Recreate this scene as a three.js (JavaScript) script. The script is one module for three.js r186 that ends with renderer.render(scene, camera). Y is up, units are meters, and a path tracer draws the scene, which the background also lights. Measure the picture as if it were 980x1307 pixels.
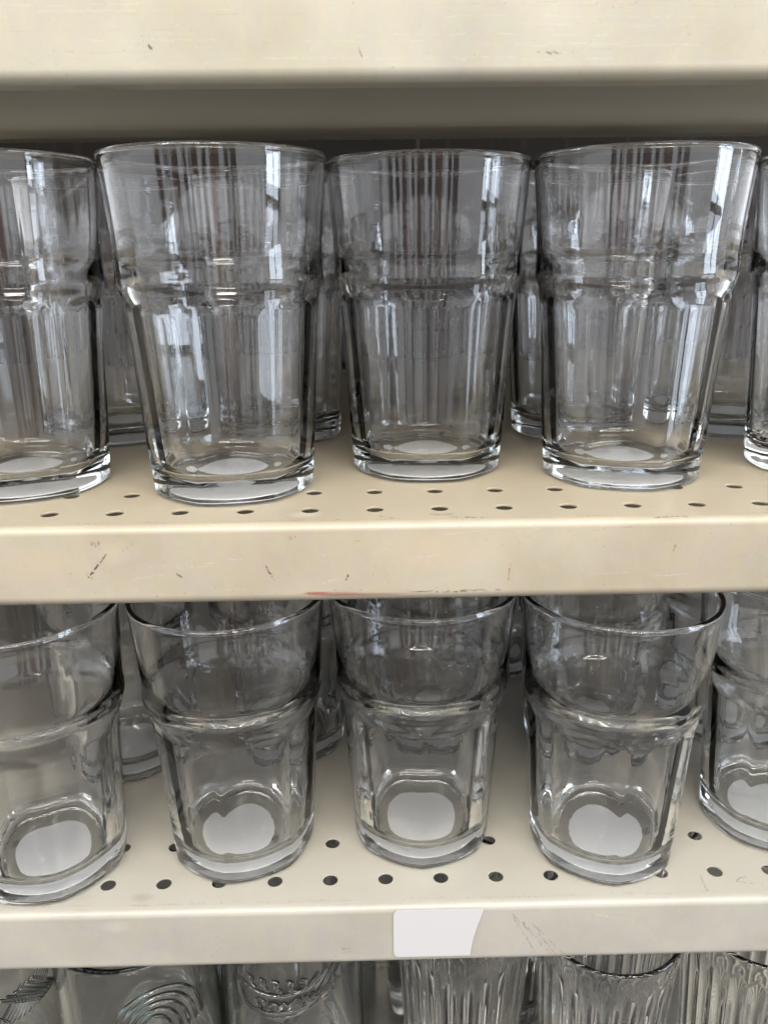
import * as THREE from 'three';
import { mergeGeometries } from 'three/addons/utils/BufferGeometryUtils.js';
import { RectAreaLightUniformsLib } from 'three/addons/lights/RectAreaLightUniformsLib.js';

// ---------------------------------------------------------------- camera, light, exposure
const scene = new THREE.Scene();
const camera = new THREE.PerspectiveCamera(64.38, 980 / 1307, 0.01, 20);
camera.rotation.order = 'YXZ';
camera.position.set(0.12577, 0.0971, 0.30473);
camera.rotation.set(THREE.MathUtils.degToRad(-17.886), THREE.MathUtils.degToRad(-0.897), THREE.MathUtils.degToRad(-0.640));

const renderer = new THREE.WebGLRenderer({ antialias: true });
renderer.toneMapping = THREE.LinearToneMapping;
renderer.toneMappingExposure = 2.2;
renderer.shadowMap.enabled = true;
RectAreaLightUniformsLib.init();
scene.background = new THREE.Color().setRGB(0.72, 0.74, 0.77);      // the dim, even tone of the shop around the aisle

const LAMP_RADIANCE = 15, PANE_RADIANCE = 3.8;
const PITCH = 0.1787;                                                // shelf to shelf

// ---------------------------------------------------------------- helpers
let seed = 7;
const rnd = () => { seed = (seed * 1664525 + 1013904223) >>> 0; return seed / 4294967296; };
const taken = {};
function numbered(name) {
  if (!(name in taken)) { taken[name] = 0; return name; }
  taken[name]++;
  return name + '_' + String(taken[name]).padStart(3, '0');
}
function thing(name, label, category, pos = [0, 0, 0], group) {
  const o = new THREE.Group();
  o.name = numbered(name); o.position.set(...pos);
  o.userData = { label, category };
  if (group) o.userData.group = group;
  scene.add(o);
  return o;
}
function part(name, geometry, material, parent, label) {
  const m = new THREE.Mesh(geometry, material);
  m.name = name; m.castShadow = m.receiveShadow = true;
  if (label) m.userData.label = label;
  parent.add(m);
  return m;
}
function grid(rows, cols, fn, closed = false) {                      // (rows+1) x (cols+1) sheet, fn(i,j) -> [x,y,z,u,v]
  const p = [], uv = [], idx = [];
  for (let i = 0; i <= rows; i++) for (let j = 0; j <= cols; j++) { const a = fn(i, j); p.push(a[0], a[1], a[2]); uv.push(a[3], a[4]); }
  const w = cols + 1;
  for (let i = 0; i < rows; i++) for (let j = 0; j < cols; j++) { const a = i * w + j; idx.push(a, a + 1, a + w, a + 1, a + w + 1, a + w); }
  const g = new THREE.BufferGeometry();
  g.setAttribute('position', new THREE.Float32BufferAttribute(p, 3));
  g.setAttribute('uv', new THREE.Float32BufferAttribute(uv, 2));
  g.setIndex(idx); g.computeVertexNormals();
  if (closed) {                                                      // the seam column shares its normals
    const n = g.attributes.normal;
    for (let i = 0; i <= rows; i++) {
      const a = i * w, b = a + cols, v = new THREE.Vector3(n.getX(a) + n.getX(b), n.getY(a) + n.getY(b), n.getZ(a) + n.getZ(b)).normalize();
      n.setXYZ(a, v.x, v.y, v.z); n.setXYZ(b, v.x, v.y, v.z);
    }
  }
  return g;
}
function canvas(w, h) { const c = document.createElement('canvas'); c.width = w; c.height = h; return [c, c.getContext('2d')]; }
function texture(c, srgb = true) {
  const t = new THREE.CanvasTexture(c);
  if (srgb) t.colorSpace = THREE.SRGBColorSpace;
  t.wrapS = t.wrapT = THREE.ClampToEdgeWrapping; t.magFilter = THREE.LinearFilter; t.anisotropy = 8;
  return t;
}
const smooth = (a, b, x) => { const t = Math.min(1, Math.max(0, (x - a) / (b - a))); return t * t * (3 - 2 * t); };
function table(pts) {                                                // smooth monotone-ish interpolation of [y, r] pairs
  return (y) => {
    if (y <= pts[0][0]) return pts[0][1];
    for (let i = 1; i < pts.length; i++) if (y <= pts[i][0]) {
      const [y0, r0] = pts[i - 1], [y1, r1] = pts[i], t = (y - y0) / (y1 - y0), h = y1 - y0;
      const s = (k) => { if (k <= 0 || k >= pts.length - 1) { const a = Math.max(0, k - 1), b = Math.min(pts.length - 1, k + 1); return (pts[b][1] - pts[a][1]) / (pts[b][0] - pts[a][0]); }
        const d0 = (pts[k][1] - pts[k - 1][1]) / (pts[k][0] - pts[k - 1][0]), d1 = (pts[k + 1][1] - pts[k][1]) / (pts[k + 1][0] - pts[k][0]); return d0 * d1 <= 0 ? 0 : 2 * d0 * d1 / (d0 + d1); };
      const m0 = s(i - 1) * h, m1 = s(i) * h, t2 = t * t, t3 = t2 * t;
      return (2 * t3 - 3 * t2 + 1) * r0 + (t3 - 2 * t2 + t) * m0 + (-2 * t3 + 3 * t2) * r1 + (t3 - t2) * m1;
    }
    return pts[pts.length - 1][1];
  };
}

// ---------------------------------------------------------------- shelf paint: enamel colour with scuffs, specks and scratches
const TX0 = -0.10, TX1 = 0.36;                                       // the stretch of shelf that the textures describe, metres
function paintTexture(w, h, lengthV, base, spread, marks) {
  const [c, g] = canvas(w, h), sx = w / (TX1 - TX0), sy = h / lengthV;
  g.fillStyle = `rgb(${base})`; g.fillRect(0, 0, w, h);
  for (let k = 0; k < 420; k++) {                                    // faint cloudy handling marks
    const r = 20 + rnd() * 120, x = rnd() * w, y = rnd() * h, d = rnd() < 0.5 ? -1 : 1, a = 0.015 + 0.03 * rnd();
    const gr = g.createRadialGradient(x, y, 0, x, y, r);
    const col = d > 0 ? '255,250,238' : '120,105,85';
    gr.addColorStop(0, `rgba(${col},${a * spread})`); gr.addColorStop(1, `rgba(${col},0)`);
    g.fillStyle = gr; g.fillRect(x - r, y - r, 2 * r, 2 * r);
  }
  for (let k = 0; k < 900; k++) {                                    // fine grain of dust
    g.fillStyle = rnd() < 0.6 ? `rgba(110,95,78,${0.08 + 0.16 * rnd()})` : `rgba(255,252,244,${0.1 + 0.15 * rnd()})`;
    g.fillRect(rnd() * w, rnd() * h, 1 + rnd() * 1.6, 1 + rnd() * 1.4);
  }
  const P = (x, v) => [(x - TX0) * sx, v * sy];
  const api = {
    scratch(x0, v0, x1, v1, col = '70,58,46', a = 0.6, wd = 1.2, broken = 0.5) {
      const n = 14; g.lineCap = 'round';
      for (let i = 0; i < n; i++) {
        if (rnd() < broken) continue;
        const t0 = i / n, t1 = (i + 0.5 + rnd()) / n, j = () => (rnd() - 0.5) * 0.0006;
        g.strokeStyle = `rgba(${col},${a * (0.5 + 0.5 * rnd())})`; g.lineWidth = wd * (0.5 + rnd());
        g.beginPath(); g.moveTo(...P(x0 + (x1 - x0) * t0 + j(), v0 + (v1 - v0) * t0 + j())); g.lineTo(...P(x0 + (x1 - x0) * t1 + j(), v0 + (v1 - v0) * t1 + j())); g.stroke();
      }
    },
    specks(x0, x1, v0, v1, n, col = '66,54,42', a = 0.7, size = 2) {
      for (let i = 0; i < n; i++) {
        const [x, y] = P(x0 + (x1 - x0) * rnd(), v0 + (v1 - v0) * Math.pow(rnd(), 1));
        g.fillStyle = `rgba(${col},${a * rnd()})`; g.fillRect(x, y, 0.6 + size * rnd() * rnd(), 0.6 + size * 0.6 * rnd());
      }
    },
    smear(x, v, rx, rv, col, a) {
      const [px, py] = P(x, v); g.save(); g.translate(px, py); g.scale(rx * sx, rv * sy);
      const gr = g.createRadialGradient(0, 0, 0, 0, 0, 1); gr.addColorStop(0, `rgba(${col},${a})`); gr.addColorStop(0.5, `rgba(${col},${a * 0.7})`); gr.addColorStop(1, `rgba(${col},0)`);
      g.fillStyle = gr; g.beginPath(); g.arc(0, 0, 1, 0, 7); g.fill(); g.restore();
    },
  };
  marks(api);
  return texture(c);
}
const [roughCanvas, rg] = canvas(1024, 1024);
rg.fillStyle = 'rgb(128,128,128)'; rg.fillRect(0, 0, 1024, 1024);
for (let k = 0; k < 2600; k++) { const v = 90 + rnd() * 80 | 0; rg.fillStyle = `rgba(${v},${v},${v},0.25)`; const L = 10 + rnd() * 150; rg.fillRect(rnd() * 1100 - 80, rnd() * 1024, L, 1 + rnd() * 2); }
for (let k = 0; k < 500; k++) { const v = 80 + rnd() * 100 | 0; rg.fillStyle = `rgba(${v},${v},${v},0.12)`; rg.beginPath(); rg.arc(rnd() * 1024, rnd() * 1024, 4 + rnd() * 40, 0, 7); rg.fill(); }
const roughTex = texture(roughCanvas, false);

// ---------------------------------------------------------------- shelves
const ENAMEL = new THREE.Color().setRGB(0.53, 0.53, 0.53);           // the maps hold the tint, this the enamel's depth of tone
const XA = -0.46, XB = 0.76, ZF = 0.0175, ZJ = 0.0142, ZB = -0.387, SHEET = 0.0012;
const lipPath = (() => {                                             // outer face of the folded front edge, [z, y]
  const p = [[ZJ, 0]];
  const r1 = 0.0030, r2 = 0.0042, hB = 0.0320;
  for (let k = 0; k <= 8; k++) { const a = Math.PI / 2 * (1 - k / 8); p.push([ZF - r1 + r1 * Math.cos(a), -r1 + r1 * Math.sin(a)]); }
  for (let k = 0; k <= 8; k++) { const a = -Math.PI / 2 * (k / 8); p.push([ZF - r2 + r2 * Math.cos(a), -hB + r2 + r2 * Math.sin(a)]); }
  p.push([ZF - 0.0115, -hB]);
  return p;
})();
function bentSheet(path, thick, x0, x1, cols = 24, wob = 0) {        // a folded metal sheet run along x
  const nrm = path.map((q, i) => { const a = path[Math.max(0, i - 1)], b = path[Math.min(path.length - 1, i + 1)], dz = b[0] - a[0], dy = b[1] - a[1], l = Math.hypot(dz, dy); return [-dy / l, dz / l]; });
  let s = 0; const arc = path.map((q, i) => (i ? s += Math.hypot(q[0] - path[i - 1][0], q[1] - path[i - 1][1]) : 0));
  const X = (j) => x0 + (x1 - x0) * j / cols;
  const U = (x) => (x - TX0) / (TX1 - TX0);
  const wz = (x, i) => wob * (Math.sin(x * 23) + 0.6 * Math.sin(x * 61 + 1)) * smooth(0, path.length / 2, i);
  const out = grid(path.length - 1, cols, (i, j) => [X(j), path[i][1], path[i][0] + wz(X(j), i), U(X(j)), 1 - arc[i] / 0.058]);
  const inn = grid(path.length - 1, cols, (i, j) => { const q = path.length - 1 - i; return [X(j), path[q][1] + nrm[q][1] * -thick, path[q][0] + nrm[q][0] * -thick + wz(X(j), q), U(X(j)), 1 - arc[q] / 0.058]; });
  const e = path.length - 1;
  const end = grid(1, cols, (i, j) => [X(j), path[e][1] + (i ? -nrm[e][1] * thick : 0), path[e][0] + (i ? -nrm[e][0] * thick : 0) + wz(X(j), e), U(X(j)), 0.02]);
  return mergeGeometries([out, inn, end]);
}
// flip helper: nrm above points outward (front/up) when the path runs back-to-front and down
const lipGeometry = bentSheet(lipPath, SHEET, XA, XB, 40, 0.00008);
const HOLE_PITCH = 0.0254, HOLE_ROW = 0.0243, HOLE_R = 0.0034;
function deckGeometry(x0) {
  const sh = new THREE.Shape();                                      // shape plane: x, and -z as y
  sh.moveTo(XA, -ZJ); sh.lineTo(XB, -ZJ); sh.lineTo(XB, -ZB + 0.0022); sh.lineTo(XA, -ZB + 0.0022); sh.closePath();
  for (const row of [0, 1]) for (let k = -14; k < 26; k++) {
    const h = new THREE.Path(), cx = x0 + k * HOLE_PITCH; if (cx < XA + 0.01 || cx > XB - 0.01) continue;
    h.absarc(cx, row * HOLE_ROW, HOLE_R, 0, Math.PI * 2, true); sh.holes.push(h);
  }
  const g = new THREE.ExtrudeGeometry(sh, { depth: 0.0004, bevelEnabled: true, bevelThickness: 0.00025, bevelSize: 0.00025, bevelOffset: -0.00025, bevelSegments: 2, curveSegments: 14, steps: 1 });
  g.rotateX(-Math.PI / 2);                                           // extrude axis becomes +y
  g.translate(0, -0.00065, 0);
  const p = g.attributes.position, uv = g.attributes.uv;
  for (let i = 0; i < p.count; i++) uv.setXY(i, (p.getX(i) - TX0) / (TX1 - TX0), 1 - (ZJ - p.getZ(i)) / (ZJ - ZB));
  return g;
}
const railPath = [[-0.082, -0.0016], [-0.0865, -0.0195], [-0.0868, -0.0225], [-0.0872, -0.0242], [-0.0882, -0.0262], [-0.0897, -0.0282], [-0.0915, -0.0296], [-0.094, -0.0301], [-0.118, -0.0301], [-0.1205, -0.0285], [-0.126, -0.0016]];
const railGeometry = (() => { const g = bentSheet(railPath.map((q) => [q[0], q[1]]), -0.0012, XA + 0.01, XB - 0.01, 4); return g; })();

function makeShelf(y, hx, rgb, label, deckMarks, lipMarks, cool) {
  const s = thing('metal_shelf', label, 'shelf', [0, y, 0], 'painted metal shelves of the display rack');
  const lipMap = paintTexture(2048, 256, 0.058, rgb, 1, lipMarks), deckMap = paintTexture(2048, 1792, ZJ - ZB, rgb, 1, deckMarks);
  const m = (map) => new THREE.MeshPhysicalMaterial({ color: ENAMEL, map, roughness: 0.72, roughnessMap: roughTex, bumpMap: roughTex, bumpScale: 0.00005, metalness: 0, specularIntensity: 0.9 });
  part('shelf_deck', deckGeometry(hx), m(deckMap), s);
  part('front_edge', lipGeometry, m(lipMap), s);
  part('stiffener_rail', railGeometry, new THREE.MeshStandardMaterial({ color: new THREE.Color(`rgb(${rgb})`).multiply(ENAMEL), roughness: 0.5 }), s);
  return s;
}
const edgeDirt = (p, dens) => {
  for (let x = -0.06; x < 0.32; x += 0.011) {
    const n = dens * rnd() * rnd();
    p.specks(x, x + 0.014, 0.0003, 0.0028, 26 * n, '72,60,46', 0.75, 2.2);
    if (rnd() < 0.55) { const v = 0.0012 + rnd() * 0.0012; p.scratch(x, v, x + 0.01, v + (rnd() - 0.5) * 0.0008, '72,60,46', 0.5 * dens, 1.2, 0.5); }
  }
  p.specks(-0.06, 0.32, 0, 0.03, 180 * dens, '80,68,54', 0.45, 1.8);
  p.specks(-0.06, 0.32, 0.02, 0.2, 260, '80,68,54', 0.35, 2.4);
};
const none = () => {};
const shelfTop = makeShelf(PITCH + 0.0012, 0.006, '224,215,191', 'bright cream shelf edge and dark underside across the top of the photo', none, (p) => {
  for (let k = 0; k < 40; k++) { const x = -0.02 + rnd() * 0.3, v = 0.008 + rnd() * 0.022; p.scratch(x, v, x + 0.02 + rnd() * 0.05, v + 0.0001, rnd() < 0.6 ? '255,252,240' : '190,172,140', 0.25, 1.0, 0.3); }
  p.scratch(0.0585, 0.0235, 0.0595, 0.0245, '120,108,90', 0.7, 1.6, 0.1); p.scratch(0.124, 0.0245, 0.125, 0.0275, '120,105,85', 0.6, 1, 0.2); p.scratch(0.18, 0.0262, 0.192, 0.0266, '110,100,90', 0.5, 2, 0.4);
});
const shelfMid = makeShelf(0, 0, '216,202,176', 'warm cream perforated shelf at mid height with scuffed edge and red smear', (p) => {
  edgeDirt(p, 1);
  p.scratch(0.148, 0.0065, 0.158, 0.0062, '64,52,40', 0.7, 1.6, 0.35); p.scratch(0.150, 0.0052, 0.157, 0.0068, '64,52,40', 0.6, 1.2, 0.3); p.scratch(0.134, 0.0025, 0.129, 0.0055, '64,52,40', 0.7, 1.4, 0.3);
  p.scratch(0.156, 0.003, 0.168, 0.0018, '40,34,28', 0.85, 2.2, 0.25);
  p.smear(0.10, 0.0085, 0.008, 0.0045, '245,240,232', 0.5);
}, (p) => {
  p.specks(0.0205, 0.0245, 0.0075, 0.0095, 26, '64,52,42', 0.9, 3); p.scratch(0.0262, 0.0125, 0.0195, 0.0205, '64,52,42', 0.75, 2.2, 0.3); p.specks(0.0175, 0.0205, 0.0195, 0.0222, 26, '64,52,42', 0.9, 3);
  p.scratch(0.0365, 0.0085, 0.030, 0.0125, '110,92,70', 0.5, 1.2, 0.5);
  p.specks(0.094, 0.097, 0.006, 0.0082, 12, '60,48,40', 0.9, 2.6); p.scratch(0.0855, 0.0185, 0.0885, 0.0245, '60,48,40', 0.8, 1.8, 0.2); p.scratch(0.0515, 0.0205, 0.0535, 0.0225, '60,48,40', 0.7, 1.2, 0.2); p.scratch(0.1165, 0.0225, 0.1155, 0.0245, '60,48,40', 0.7, 1.2, 0.2);
  p.specks(0.119, 0.121, 0.0075, 0.009, 5, '60,48,40', 0.9, 2); p.scratch(0.178, 0.0195, 0.1775, 0.0255, '150,92,62', 0.7, 1.4, 0.2); p.scratch(0.2405, 0.0125, 0.240, 0.0155, '110,92,70', 0.6, 1.2, 0.3);
  p.smear(0.110, 0.0302, 0.0135, 0.0011, '168,60,58', 0.38); p.smear(0.104, 0.0298, 0.006, 0.0007, '160,40,44', 0.5); p.smear(0.12, 0.0308, 0.02, 0.001, '150,90,80', 0.4);
  p.scratch(0.140, 0.0300, 0.178, 0.0296, '60,52,46', 0.6, 1.4, 0.35); p.scratch(0.150, 0.0302, 0.162, 0.0300, '50,44,38', 0.7, 1.8, 0.3);
  p.scratch(0.232, 0.0012, 0.245, 0.0008, '70,56,42', 0.8, 1.8, 0.2); p.scratch(0.207, 0.0065, 0.226, 0.0045, '150,130,100', 0.5, 1.2, 0.2);
  p.smear(0.03, 0.012, 0.01, 0.006, '240,228,205', 0.3); p.smear(0.152, 0.013, 0.03, 0.01, '236,212,180', 0.35); p.smear(0.0, 0.016, 0.02, 0.008, '226,205,176', 0.4);
  p.specks(-0.05, 0.31, 0.002, 0.031, 170, '84,68,52', 0.55, 1.9); p.specks(-0.05, 0.31, 0.0275, 0.031, 60, '64,52,42', 0.6, 2.4);
  for (let k = 0; k < 16; k++) { const x = -0.03 + rnd() * 0.3, v = 0.006 + rnd() * 0.022; p.scratch(x, v, x + 0.004 + rnd() * 0.012, v - rnd() * 0.002, '248,236,214', 0.5, 1, 0.2); }
});
const shelfLow = makeShelf(-PITCH, 0.0024, '211,205,191', 'greyish cream perforated lower shelf carrying a blank white sticker', (p) => {
  edgeDirt(p, 0.45);
  p.scratch(0.2735, 0.0015, 0.274, 0.0115, '90,78,62', 0.6, 1, 0.2); p.scratch(0.289, 0.0075, 0.297, 0.0058, '120,108,92', 0.6, 1, 0.1); p.scratch(0.289, 0.0075, 0.291, 0.0095, '120,108,92', 0.6, 1, 0.1); p.scratch(0.291, 0.0095, 0.295, 0.0105, '70,60,48', 0.6, 1, 0.2);
  p.smear(0.02, 0.006, 0.006, 0.003, '150,142,120', 0.3);
}, (p) => {
  p.scratch(0.184, 0.0055, 0.204, 0.031, '138,108,104', 0.75, 1.4, 0.2); p.scratch(0.185, 0.0075, 0.197, 0.030, '130,118,112', 0.6, 1.2, 0.3); p.scratch(0.194, 0.0125, 0.2095, 0.031, '120,100,98', 0.6, 1.2, 0.3); p.scratch(0.197, 0.018, 0.206, 0.031, '125,114,108', 0.6, 1.3, 0.3); p.scratch(0.19, 0.012, 0.1965, 0.0205, '100,88,84', 0.6, 1.6, 0.3);
  p.specks(0.109, 0.1125, 0.0235, 0.0265, 20, '66,56,48', 0.9, 2.6); p.scratch(0.044, 0.031, 0.056, 0.022, '170,140,120', 0.55, 1, 0.15);
  p.specks(0.042, 0.046, 0.012, 0.026, 14, '90,84,78', 0.6, 2.6); p.scratch(0.134, 0.0085, 0.138, 0.0135, '120,112,104', 0.5, 1.2, 0.2);
  p.scratch(0.222, 0.0085, 0.236, 0.0115, '245,243,238', 0.7, 1.2, 0.1); p.smear(0.01, 0.009, 0.008, 0.004, '232,226,216', 0.5); p.smear(0.0, 0.02, 0.03, 0.01, '204,196,182', 0.4);
  p.specks(-0.05, 0.31, 0.002, 0.031, 110, '84,76,66', 0.5, 1.8); p.specks(-0.05, 0.31, 0.028, 0.031, 40, '84,76,66', 0.5, 2);
  p.specks(0.24, 0.262, 0.016, 0.024, 20, '130,122,112', 0.5, 2);
});
makeShelf(-2 * PITCH - 0.04, 0.004, '205,198,182', 'lowest shelf below the frame that carries the cut glass tumblers', none, none);

// blank sticker on the lower shelf's face, its right side torn off at a slant
{
  const s = new THREE.Shape(), x0 = 0.1324, x1 = 0.1724, y0 = -0.0274, y1 = -0.0012, r = 0.0032;
  s.moveTo(x0 + r, y0); s.lineTo(0.1668, y0); s.quadraticCurveTo(0.1676, y0 + 0.010, x1 - 0.0016, y1 - 0.006); s.lineTo(x1, y1 - 0.0006); s.lineTo(x1 - 0.001, y1); s.lineTo(x0 + r, y1);
  s.quadraticCurveTo(x0, y1, x0, y1 - r); s.lineTo(x0, y0 + r); s.quadraticCurveTo(x0, y0, x0 + r, y0);
  const g = new THREE.ExtrudeGeometry(s, { depth: 0.00018, bevelEnabled: false, curveSegments: 8 });
  g.translate(0, 0, ZF + 0.00028);
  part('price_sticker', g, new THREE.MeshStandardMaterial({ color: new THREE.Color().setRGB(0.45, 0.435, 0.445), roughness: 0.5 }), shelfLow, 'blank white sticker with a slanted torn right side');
}

// ---------------------------------------------------------------- pegboard back of the rack: two boards with a joint
{
  const [c, g] = canvas(1024, 1024);
  g.fillStyle = 'rgb(80,73,70)'; g.fillRect(0, 0, 1024, 1024);
  for (let k = 0; k < 5000; k++) { const v = rnd(); g.fillStyle = v < 0.5 ? `rgba(92,74,66,${0.15 * rnd()})` : `rgba(190,176,164,${0.14 * rnd()})`; g.fillRect(rnd() * 1024, rnd() * 1100 - 60, 1 + rnd() * 3, 6 + rnd() * 60); }
  const mat = new THREE.MeshStandardMaterial({ map: texture(c), roughness: 0.75 });
  const back = new THREE.Group(); back.name = 'back_wall'; back.userData = { kind: 'structure' }; scene.add(back);
  const JX = 0.1665;
  for (const [a, b] of [[XA + 0.02, JX - 0.0015], [JX + 0.0015, XB - 0.02]]) {
    const s = new THREE.Shape(); s.moveTo(a, -0.44); s.lineTo(b, -0.44); s.lineTo(b, 0.26); s.lineTo(a, 0.26); s.closePath();
    for (let i = -30; i < 30; i++) for (let j = -17; j < 11; j++) {
      const x = JX - 0.0127 + i * 0.0254, y = j * 0.0254 + 0.004; if (x < a + 0.006 || x > b - 0.006 || y < -0.43 || y > 0.25) continue;
      const h = new THREE.Path(); h.absarc(x, y, 0.0034, 0, Math.PI * 2, true); s.holes.push(h);
    }
    const gg = new THREE.ExtrudeGeometry(s, { depth: 0.005, bevelEnabled: false, curveSegments: 10 });
    gg.translate(0, 0, ZB - 0.0075);
    const p = gg.attributes.position, uv = gg.attributes.uv;
    for (let i = 0; i < p.count; i++) uv.setXY(i, (p.getX(i) + 0.5) / 1.3, (p.getY(i) + 0.5) / 1.3);
    part('pegboard_panel', gg, mat, back);
  }
  const backing = new THREE.BoxGeometry(XB - XA, 0.7, 0.01); backing.translate((XA + XB) / 2, -0.07, ZB - 0.035);
  part('backing_board', backing, new THREE.MeshStandardMaterial({ color: new THREE.Color().setRGB(0.22, 0.19, 0.17), roughness: 0.9 }), back);
}

// ---------------------------------------------------------------- shop floor in front of the rack, below the frame
{
  const f = new THREE.Mesh(new THREE.PlaneGeometry(8, 6), new THREE.MeshStandardMaterial({ color: new THREE.Color().setRGB(0.10, 0.09, 0.08), roughness: 0.6 }));
  f.rotation.x = -Math.PI / 2; f.position.set(0.15, -1.05, 2.5); f.name = 'floor'; f.receiveShadow = true; f.userData = { kind: 'structure' }; scene.add(f);
}

// ---------------------------------------------------------------- dark display rack across the aisle, behind the viewer: the glass mirrors its upright boards
{
  const t = thing('opposite_rack', 'dark wooden display rack across the aisle behind the viewer', 'rack', [0, -1.05, 1.75]);
  const tones = [[0.11, 0.085, 0.075], [0.05, 0.05, 0.055], [0.17, 0.10, 0.09], [0.08, 0.072, 0.068]].map((c) => new THREE.MeshStandardMaterial({ color: new THREE.Color().setRGB(...c), roughness: 0.7 }));
  [[-1.7, 0.30], [-1.22, 0.16], [-0.86, 0.24], [-0.5, 0.10], [-0.22, 0.26], [0.10, 0.13], [0.42, 0.28], [0.80, 0.12], [1.06, 0.22]].forEach(([x, w], i) => { const g = new THREE.BoxGeometry(w, 2.0, 0.05); g.translate(x, 1.0, 0); part('upright_board', g, tones[i % 4], t); });
  const g = new THREE.BoxGeometry(3.2, 0.10, 0.30); g.translate(-0.25, 0.05, 0.18); part('plinth', g, tones[1], t);
}

// ---------------------------------------------------------------- panelled tumbler
const glassStreaks = (() => {                                        // faint vertical draw lines left by the mould
  const [c, g] = canvas(2048, 256);
  g.fillStyle = 'rgb(128,128,128)'; g.fillRect(0, 0, 2048, 256);
  for (let k = 0; k < 520; k++) {
    const x = rnd() * 2048, w = 10 + rnd() * rnd() * 70, y = rnd() * 300 - 60, h = 60 + rnd() * 260, v = rnd() < 0.5 ? 60 : 200;
    const gr = g.createLinearGradient(x, 0, x + w, 0); gr.addColorStop(0, `rgba(${v},${v},${v},0)`); gr.addColorStop(0.5, `rgba(${v},${v},${v},${0.10 + 0.16 * rnd()})`); gr.addColorStop(1, `rgba(${v},${v},${v},0)`);
    g.fillStyle = gr; g.fillRect(x, y, w, h);
  }
  const t = texture(c, false); t.wrapS = t.wrapT = THREE.RepeatWrapping; return t;
})();
const glassMaterial = new THREE.MeshPhysicalMaterial({ color: 0xffffff, roughness: 0, metalness: 0, transmission: 1, thickness: 0.004, ior: 1.51, bumpMap: glassStreaks, bumpScale: 0.00008,
  attenuationColor: new THREE.Color().setRGB(0.90, 0.955, 0.96), attenuationDistance: 0.10, specularIntensity: 1 });

const H = 0.1325, NP = 7;
const Rround = table([[2.6, 34.1], [9, 34.5], [12, 34.8], [78, 39.0], [81, 39.45], [84, 40.4], [86.5, 40.95], [89.5, 40.95], [93, 40.75], [126, 42.9], [131.4, 43.25]].map(([y, r]) => [y / 1000, r / 1000]));
const Rinner = table([[17, 29.3], [22, 30.0], [50, 32.2], [78, 34.6], [83, 35.3], [87.5, 36.6], [91, 37.7], [95, 38.4], [126, 41.1], [131.2, 41.45]].map(([y, r]) => [y / 1000, r / 1000]));
function tumblerBody() {
  const prof = [];                                                   // [r, y, kind] kind 1 = panelled outside
  const add = (r, y, k) => prof.push([r, y, k]);
  for (const f of [0, 0.25, 0.5, 0.75]) add(0.0265 * f, 0.0009, 0);
  for (let k = 0; k <= 6; k++) { const a = k / 6; add(0.0265 + 0.0026 * a, 0.0009 - 0.0009 * smooth(0, 1, a), 2); }
  add(0.0300, 0, 3);
  for (let k = 1; k <= 8; k++) { const a = k / 8 * Math.PI / 2; add(0.0310 + 0.0031 * Math.sin(a), 0.0028 - 0.0028 * Math.cos(a), 3); }
  for (let y = 0.0045; y < 0.0085; y += 0.0012) add(0, y, 1);
  for (let y = 0.0085; y < 0.0135; y += 0.0005) add(0, y, 1);
  for (let y = 0.0135; y < 0.073; y += 0.0045) add(0, y, 1);
  for (let y = 0.073; y < 0.0945; y += 0.00085) add(0, y, 1);
  for (let y = 0.0945; y < 0.1285; y += 0.0045) add(0, y, 1);
  const rc = (Rround(0.131) + Rinner(0.131)) / 2, rr = 0.00122;       // fire-polished bead
  for (let k = 0; k <= 16; k++) { const a = -0.72 + (Math.PI + 1.44) * k / 16; add(rc + rr * Math.cos(a), H - rr + rr * Math.sin(a), 4); }
  for (let y = 0.1280; y > 0.0965; y -= 0.0045) add(0, y, 5);
  for (let y = 0.0965; y > 0.078; y -= 0.001) add(0, y, 5);
  for (let y = 0.078; y > 0.0205; y -= 0.005) add(0, y, 5);
  for (let k = 0; k <= 10; k++) { const a = Math.PI / 2 * k / 10; add(0.0215 + 0.0079 * Math.cos(a), 0.0175 - 0.0090 * Math.sin(a), 5.5); }
  for (const f of [0.75, 0.5, 0.25, 0]) add(0.0215 * f, 0.0085, 0);
  const cols = NP * 34;
  const radius = (r, y, kind, th) => {
    const step = 2 * Math.PI / NP; let ph = ((th % step) + step) % step - step / 2;
    const half = step / 2, soft = 0.035, c = half - Math.abs(ph), t = 1 - (Math.sqrt(c * c + soft * soft) - soft) / half;   // domed panels, softened corners
    if (kind === 3) return r * (1 - 0.030 * (1 - t * t));
    if (kind === 1) {
      const s = Math.max(0, (y - 0.0735) / 0.0075), d = 0.030 + 0.008 * smooth(0.0092, 0.0115, y), R = Rround(y);
      const cut = d * (1 - t * t) - s * s * 0.045;                    // the panel runs out in an arch under the ring
      return R * (1 - (s === 0 ? cut : cut > 0.006 ? cut : cut < -0.006 ? 0 : (cut + 0.006) ** 2 / 0.024));
    }
    if (kind === 5) return Rinner(y);
    return r;
  };
  return grid(prof.length - 1, cols, (i, j) => {
    const th = j / cols * 2 * Math.PI, [r, y, k] = prof[i], q = radius(r, y, k, th);
    return [q * Math.cos(th), y, -q * Math.sin(th), j / cols * 1.0, y / H];
  }, true);
}
const bodyGeometry = tumblerBody();
const discGeometry = (() => { const g = new THREE.CylinderGeometry(0.0180, 0.0180, 0.0003, 48); g.translate(0, 0.00095, 0); return g; })();
const labelPaper = new THREE.MeshStandardMaterial({ color: new THREE.Color().setRGB(0.90, 0.88, 0.88), roughness: 0.7 });
let proto = null;
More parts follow.
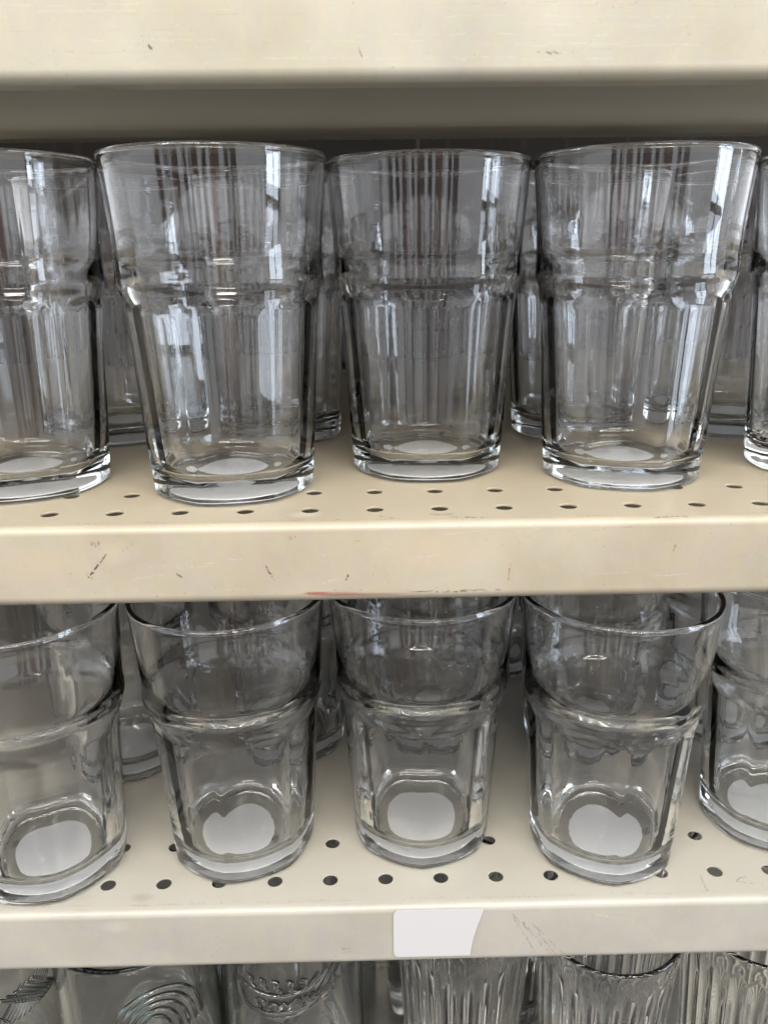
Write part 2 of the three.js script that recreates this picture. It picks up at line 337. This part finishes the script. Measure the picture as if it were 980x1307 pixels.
function tumbler(x, y, z, deg, label, group, tilt = 0) {
  let t;
  if (!proto) {
    t = proto = thing('panelled_tumbler', label, 'glass', [x, y, z], group);
    part('glass_body', bodyGeometry, glassMaterial, t);
    part('base_label', discGeometry, labelPaper, t);
  } else {
    t = proto.clone(); t.name = numbered('panelled_tumbler'); t.position.set(x, y, z);
    t.userData = { label, category: 'glass', group }; scene.add(t);
  }
  t.rotation.y = THREE.MathUtils.degToRad(deg);
  return t;
}
const UP = 'tumblers on the middle shelf', LO = 'tumblers on the lower shelf';
const e = 0.00012, yl = -PITCH + e;
// front row, middle shelf
tumbler(-0.0250, e, -0.0451, 12, 'empty clear tumbler cut off by the left frame edge, front row of middle shelf', UP);
tumbler(0.0666, e, -0.0374, 49, 'largest looking tumbler of middle shelf front row, second from the left', UP);
tumbler(0.1517, e, -0.0671, 35, 'clear tumbler set farther back in middle shelf front row, third from the left', UP);
tumbler(0.2375, e, -0.0493, 22, 'clear tumbler on middle shelf front row, fourth from the left', UP);
tumbler(0.3345, e, -0.0580, 40, 'sliver of tumbler at the right frame edge on the middle shelf', UP);
// second row, middle shelf
tumbler(-0.0100, e, -0.1440, 8, 'second row tumbler glimpsed between the two leftmost front glasses of middle shelf', UP);
tumbler(0.0760, e, -0.1400, 27, 'second row tumbler peeking out right of the largest front glass, middle shelf', UP);
tumbler(0.2385, e, -0.1385, 15, 'second row tumbler peeking out left of the fourth front glass, middle shelf', UP);
tumbler(0.3260, e, -0.1450, 33, 'second row tumbler between the two rightmost front glasses of middle shelf', UP);
// lower shelf
tumbler(-0.0287, yl, -0.0197, 38, 'tumbler cut off by the left frame edge, front row of lower shelf', LO);
tumbler(0.0605, yl, -0.0308, 7.9, 'second tumbler from left on lower shelf front row, round white label under its base', LO);
tumbler(0.1480, yl, -0.0376, 9.2, 'middle tumbler of lower shelf front row, standing behind the white sticker', LO);
tumbler(0.2347, yl, -0.0243, 9, 'fourth tumbler from left on lower shelf front row, near two holes at right', LO);
tumbler(0.3255, yl, -0.0400, 17.3, 'tumbler cut off by the right frame edge, front row of lower shelf', LO);
tumbler(-0.0150, yl, -0.1070, 30, 'second row tumbler seen between the two leftmost front glasses of lower shelf', LO);
tumbler(0.0740, yl, -0.1180, 17, 'second row tumbler seen between second and middle front glasses of lower shelf', LO);
tumbler(0.1610, yl, -0.1260, 35, 'second row tumbler hidden behind the middle front glass of lower shelf', LO);
tumbler(0.2480, yl, -0.1130, 6, 'second row tumbler hidden behind the fourth front glass of lower shelf', LO);
tumbler(0.3360, yl, -0.1280, 24, 'second row tumbler at the far right of lower shelf', LO);
tumbler(0.2080, yl, -0.2110, 28, 'third row tumbler seen in the dark gap right of the middle front glass, lower shelf', LO);

// ---------------------------------------------------------------- bottom row: cut tumblers and embossed jars
const yb = -2 * PITCH - 0.04 + e;
function cutTumblerBody(R, Hh, n) {
  const prof = [];
  for (const f of [0, 0.5]) prof.push([R * 0.7 * f, 0.001, 0]);
  prof.push([R * 0.62, 0.0004, 0], [R * 0.66, 0, 3], [R * 0.72, 0.0006, 3]);
  for (let y = 0.003; y < Hh - 0.034; y += 0.006) prof.push([0, y, 1]);
  for (let y = Hh - 0.034; y < Hh - 0.0012; y += 0.0009) prof.push([0, y, 1]);
  for (let k = 0; k <= 8; k++) { const a = Math.PI * k / 8; prof.push([R - 0.0014 + 0.0013 * Math.cos(a), Hh - 0.0013 + 0.0013 * Math.sin(a), 4]); }
  for (let y = Hh - 0.004; y > 0.016; y -= 0.004) prof.push([0, y, 5]);
  for (const f of [0.8, 0.4, 0]) prof.push([R * 0.66 * f, 0.0125, 0]);
  const cols = n * 20;
  const rad = (r, y, k, th) => {
    const t = y / Hh, Ro = R * (0.76 + 0.24 * t), st = 2 * Math.PI / n, ph = ((th % st) + st) % st - st / 2;
    if (k === 1) {                                                   // rounded ribs meeting a band of offset facets along a zigzag
      const half = st / 2, z = Math.abs(ph) / half, ph2 = half - Math.abs(ph);
      const low = Ro * (0.945 + 0.040 * Math.sqrt(1 - 0.96 * z * z)), up = Ro * 0.99 / Math.cos(ph2) * Math.cos(half);
      const edge = Hh - 0.0135 + 0.0035 * (1 - 2 * z), m = smooth(edge - 0.0006, edge + 0.0009, y);
      const top = smooth(Hh - 0.0075, Hh - 0.0035, y);
      return (low * (1 - m) + (up + 0.0006) * m) * (1 - top) + (Ro - 0.0001) * top;
    }
    if (k === 5) return (R - 0.0026) * (0.74 + 0.26 * t) - 0.0009 * Math.cos(ph * n) * smooth(Hh * 0.9, Hh * 0.75, y);
    return r;
  };
  return grid(prof.length - 1, cols, (i, j) => { const th = j / cols * 2 * Math.PI, [r, y, k] = prof[i], q = rad(r, y, k, th); return [q * Math.cos(th), y, -q * Math.sin(th), j / cols, y / Hh]; }, true);
}
const cutGeometry = cutTumblerBody(0.0385, 0.156, 26);
const CUT = 'fluted tumblers under the lower shelf';
[[0.1725, -0.0530, 4, 'fluted tumbler under the shelf, directly below the white sticker'], [0.2480, -0.0385, 11, 'middle fluted tumbler under the shelf, its front rim showing'], [0.3290, -0.0400, 19, 'fluted tumbler at the bottom right corner of the photo'], [0.2120, -0.1290, 2, 'fluted tumbler in the second row behind the two left fluted ones'], [0.2930, -0.1270, 13, 'fluted tumbler in the second row at bottom right']].forEach(([x, z, d, label]) => {
  const t = thing('fluted_tumbler', label, 'glass', [x, yb, z], CUT); t.rotation.y = THREE.MathUtils.degToRad(d);
  part('glass_body', cutGeometry, glassMaterial, t);
});
function jarBody(R, Hh) {
  const o = [[0, 0.002], [R * 0.5, 0.002], [R * 0.8, 0.0006], [R * 0.88, 0], [R * 0.96, 0.002], [R, 0.008], [R, 0.03], [R, 0.06]];
  for (let y = 0.062; y < Hh - 0.02; y += 0.002) o.push([R, y]);
  o.push([R, Hh - 0.018], [R, Hh - 0.012], [R, Hh - 0.006], [R * 0.999, Hh - 0.0022], [R * 0.99, Hh - 0.0008], [R * 0.972, Hh], [R * 0.95, Hh - 0.0006], [R * 0.938, Hh - 0.0022], [R * 0.935, Hh - 0.006], [R * 0.93, Hh - 0.05], [R * 0.925, 0.06], [R * 0.92, 0.016], [R * 0.8, 0.009], [R * 0.4, 0.008], [0, 0.008]);
  return grid(o.length - 1, 160, (i, j) => { const th = j / 160 * 2 * Math.PI; return [o[i][0] * Math.cos(th), o[i][1], -o[i][0] * Math.sin(th), j / 160, o[i][1] / Hh]; }, true);
}
function embossed(draw, place) {
  const [c, g] = canvas(2048, 1024); g.fillStyle = '#000'; g.fillRect(0, 0, 2048, 1024);
  g.lineCap = g.lineJoin = 'round';
  g.save(); if (place) g.transform(...place);
  const stroke = (w, f) => { for (const [k, v] of [[1.9, 60], [1.4, 120], [1, 190], [0.55, 240]]) { g.strokeStyle = `rgb(${v},${v},${v})`; g.lineWidth = w * k; g.beginPath(); f(g); g.stroke(); } };
  draw(stroke, g); g.restore();
  const t = texture(c, false); t.wrapS = THREE.RepeatWrapping;
  return new THREE.MeshPhysicalMaterial({ color: 0xffffff, roughness: 0, transmission: 1, thickness: 0.004, ior: 1.51, bumpMap: t, bumpScale: 0.0011, attenuationColor: new THREE.Color().setRGB(0.76, 0.89, 0.90), attenuationDistance: 0.05 });
}
// u = 0.75 of the texture faces the camera side (+z)
const arcs = embossed((stroke) => { for (let k = 0; k < 5; k++) stroke(6, (g) => g.ellipse(1690 - k * 4, 300, 190 - k * 30, 190 - k * 24, 0, Math.PI, 2 * Math.PI)); });
const hatch = embossed((stroke) => { for (let k = 0; k < 9; k++) { stroke(8, (g) => { g.moveTo(1560 + k * 26, 420); g.lineTo(1700 + k * 26, 160); }); } for (let k = 0; k < 6; k++) stroke(8, (g) => { g.moveTo(1600 + k * 34, 180); g.lineTo(1800 + k * 20, 420); }); for (let k = 0; k < 4; k++) stroke(9, (g) => g.ellipse(1480, 520, 150 - k * 26, 250 - k * 38, 0, Math.PI, 2 * Math.PI)); }, [1, 0, 0, 0.45, 0, 60]);
const script = embossed((stroke) => {
  stroke(16, (g) => { g.moveTo(1400, 380); g.bezierCurveTo(1360, 250, 1360, 240, 1372, 190); });
  stroke(13, (g) => { g.moveTo(1372, 190); g.bezierCurveTo(1500, 250, 1620, 250, 1760, 120); });
  stroke(13, (g) => { g.moveTo(1400, 380); g.bezierCurveTo(1540, 420, 1690, 340, 1820, 190); });
  stroke(11, (g) => { g.moveTo(1420, 400); g.bezierCurveTo(1560, 445, 1710, 365, 1840, 215); });
  stroke(10, (g) => { g.moveTo(1462, 372); g.bezierCurveTo(1500, 345, 1420, 325, 1462, 290); g.bezierCurveTo(1490, 275, 1500, 300, 1490, 310); g.moveTo(1512, 368); g.bezierCurveTo(1520, 330, 1505, 300, 1540, 300); g.bezierCurveTo(1560, 305, 1545, 340, 1552, 350); g.lineTo(1585, 290); g.lineTo(1592, 345); g.lineTo(1625, 280); g.bezierCurveTo(1610, 330, 1650, 330, 1655, 290); g.bezierCurveTo(1655, 250, 1620, 260, 1632, 300); g.moveTo(1680, 250); g.lineTo(1690, 300); g.lineTo(1715, 240); g.lineTo(1728, 282); g.lineTo(1755, 205); });
  for (let k = 0; k < 5; k++) stroke(11, (g) => { g.moveTo(1420 + k * 62, 110); g.bezierCurveTo(1470 + k * 60, 125, 1390 + k * 66, 160, 1450 + k * 60, 185); });
  for (let k = 0; k < 4; k++) stroke(10, (g) => { g.moveTo(1690 + k * 38, 190); g.lineTo(1740 + k * 38, 90); });
  stroke(11, (g) => g.ellipse(1770, 300, 40, 14, -0.5, 0, 7));
}, [1, 0, 0, 0.45, -60, 50]);
const jars = 'embossed jars under the lower shelf';
for (const [x, z, R, Hh, deg, m, label] of [[-0.0850, -0.0400, 0.0360, 0.160, 25, hatch, 'embossed jar at the bottom left corner of the photo'], [-0.0025, -0.0400, 0.0425, 0.170, 0, arcs, 'wide jar embossed with nested curved lines under the shelf'], [0.0800, -0.0400, 0.0372, 0.171, 0, script, 'jar embossed with looping script and a wavy banner under the shelf'], [0.1260, -0.1260, 0.0372, 0.168, 180, arcs, 'plain looking jar standing back in the gap beside the script jar'], [0.0400, -0.1280, 0.0372, 0.168, 200, arcs, 'jar in the second row behind the script jar']]) {
  const t = thing('embossed_jar', label, 'jar', [x, yb, z], jars); t.rotation.y = THREE.MathUtils.degToRad(deg);
  part('glass_body', jarBody(R, Hh), m, t);
}

// ---------------------------------------------------------------- lamps over the aisle and the shop window behind the viewer (both outside the frame, mirrored in the glass)
function rectLight(rgb, intensity, w, h, pos, at) {
  const l = new THREE.RectAreaLight(new THREE.Color().setRGB(...rgb), intensity, w, h);
  l.position.set(...pos); l.lookAt(...at); scene.add(l);
  return l;
}
const lampLens = new THREE.MeshStandardMaterial({ color: 0xffffff, emissive: new THREE.Color().setRGB(1, 0.95, 0.86), emissiveIntensity: 2, roughness: 0.6 });
const lampMetal = new THREE.MeshStandardMaterial({ color: 0xe8e6e0, roughness: 0.5 });
[[-0.50, 1.6, 1.2, 'fluorescent lamp over the aisle, left of the viewer'], [0.85, 1.6, 1.2, 'fluorescent lamp over the aisle, right of the viewer'], [0.3, 1.7, 2.4, 'fluorescent lamp over the aisle, behind the viewer']].forEach(([x, y, z, label]) => {
  const t = thing('ceiling_lamp', label, 'lamp', [x, y, z], 'lamps over the aisle');
  const hs = new THREE.BoxGeometry(1.24, 0.06, 0.34); hs.translate(0, 0.035, 0); part('lamp_housing', hs, lampMetal, t);
  const ln = new THREE.BoxGeometry(1.2, 0.008, 0.30); part('lamp_lens', ln, lampLens, t);
  rectLight([1, 0.95, 0.86], LAMP_RADIANCE, 1.2, 0.30, [x, y - 0.006, z], [x, y - 1, z]);
});
{
  const pane = new THREE.MeshStandardMaterial({ color: 0xffffff, emissive: new THREE.Color().setRGB(0.72, 0.84, 1.0), emissiveIntensity: 2, roughness: 0.4 });
  const frame = new THREE.MeshStandardMaterial({ color: 0x3a3836, roughness: 0.6 });
  const lower = pane.clone(); lower.emissiveIntensity = 1;
  const P = new THREE.Vector3(2.62, 0.25, 0.84), T = new THREE.Vector3(0.15, 0.25, 0);
  const w = thing('shop_window', 'daylit shop window with four panes at the end of the aisle', 'window', P.toArray()); w.lookAt(T);
  const dir = T.clone().sub(P).normalize(), right = new THREE.Vector3(0, 1, 0).cross(dir).normalize();
  for (const sx of [-0.20, 0.20]) for (const [cy, h, k, m] of [[0.44, 1.5, 1, pane], [-0.74, 0.7, 0.4, lower]]) {
    const g = new THREE.BoxGeometry(0.33, h, 0.01); g.translate(sx, cy, 0); part('window_pane', g, m, w);
    const c = P.clone().addScaledVector(right, sx).addScaledVector(dir, 0.008); c.y += cy;
    rectLight([0.72, 0.84, 1.0], PANE_RADIANCE * k, 0.33, h, c.toArray(), c.clone().add(dir).toArray());
  }
  for (const [a, b, cx, cy] of [[0.06, 2.4, 0, 0.05], [0.06, 2.4, -0.40, 0.05], [0.06, 2.4, 0.40, 0.05], [0.74, 0.06, 0, 1.22], [0.74, 0.06, 0, -0.35], [0.74, 0.06, 0, -1.12]]) { const g = new THREE.BoxGeometry(a, b, 0.05); g.translate(cx, cy, -0.02); part('window_frame', g, frame, w); }
}
renderer.render(scene, camera);
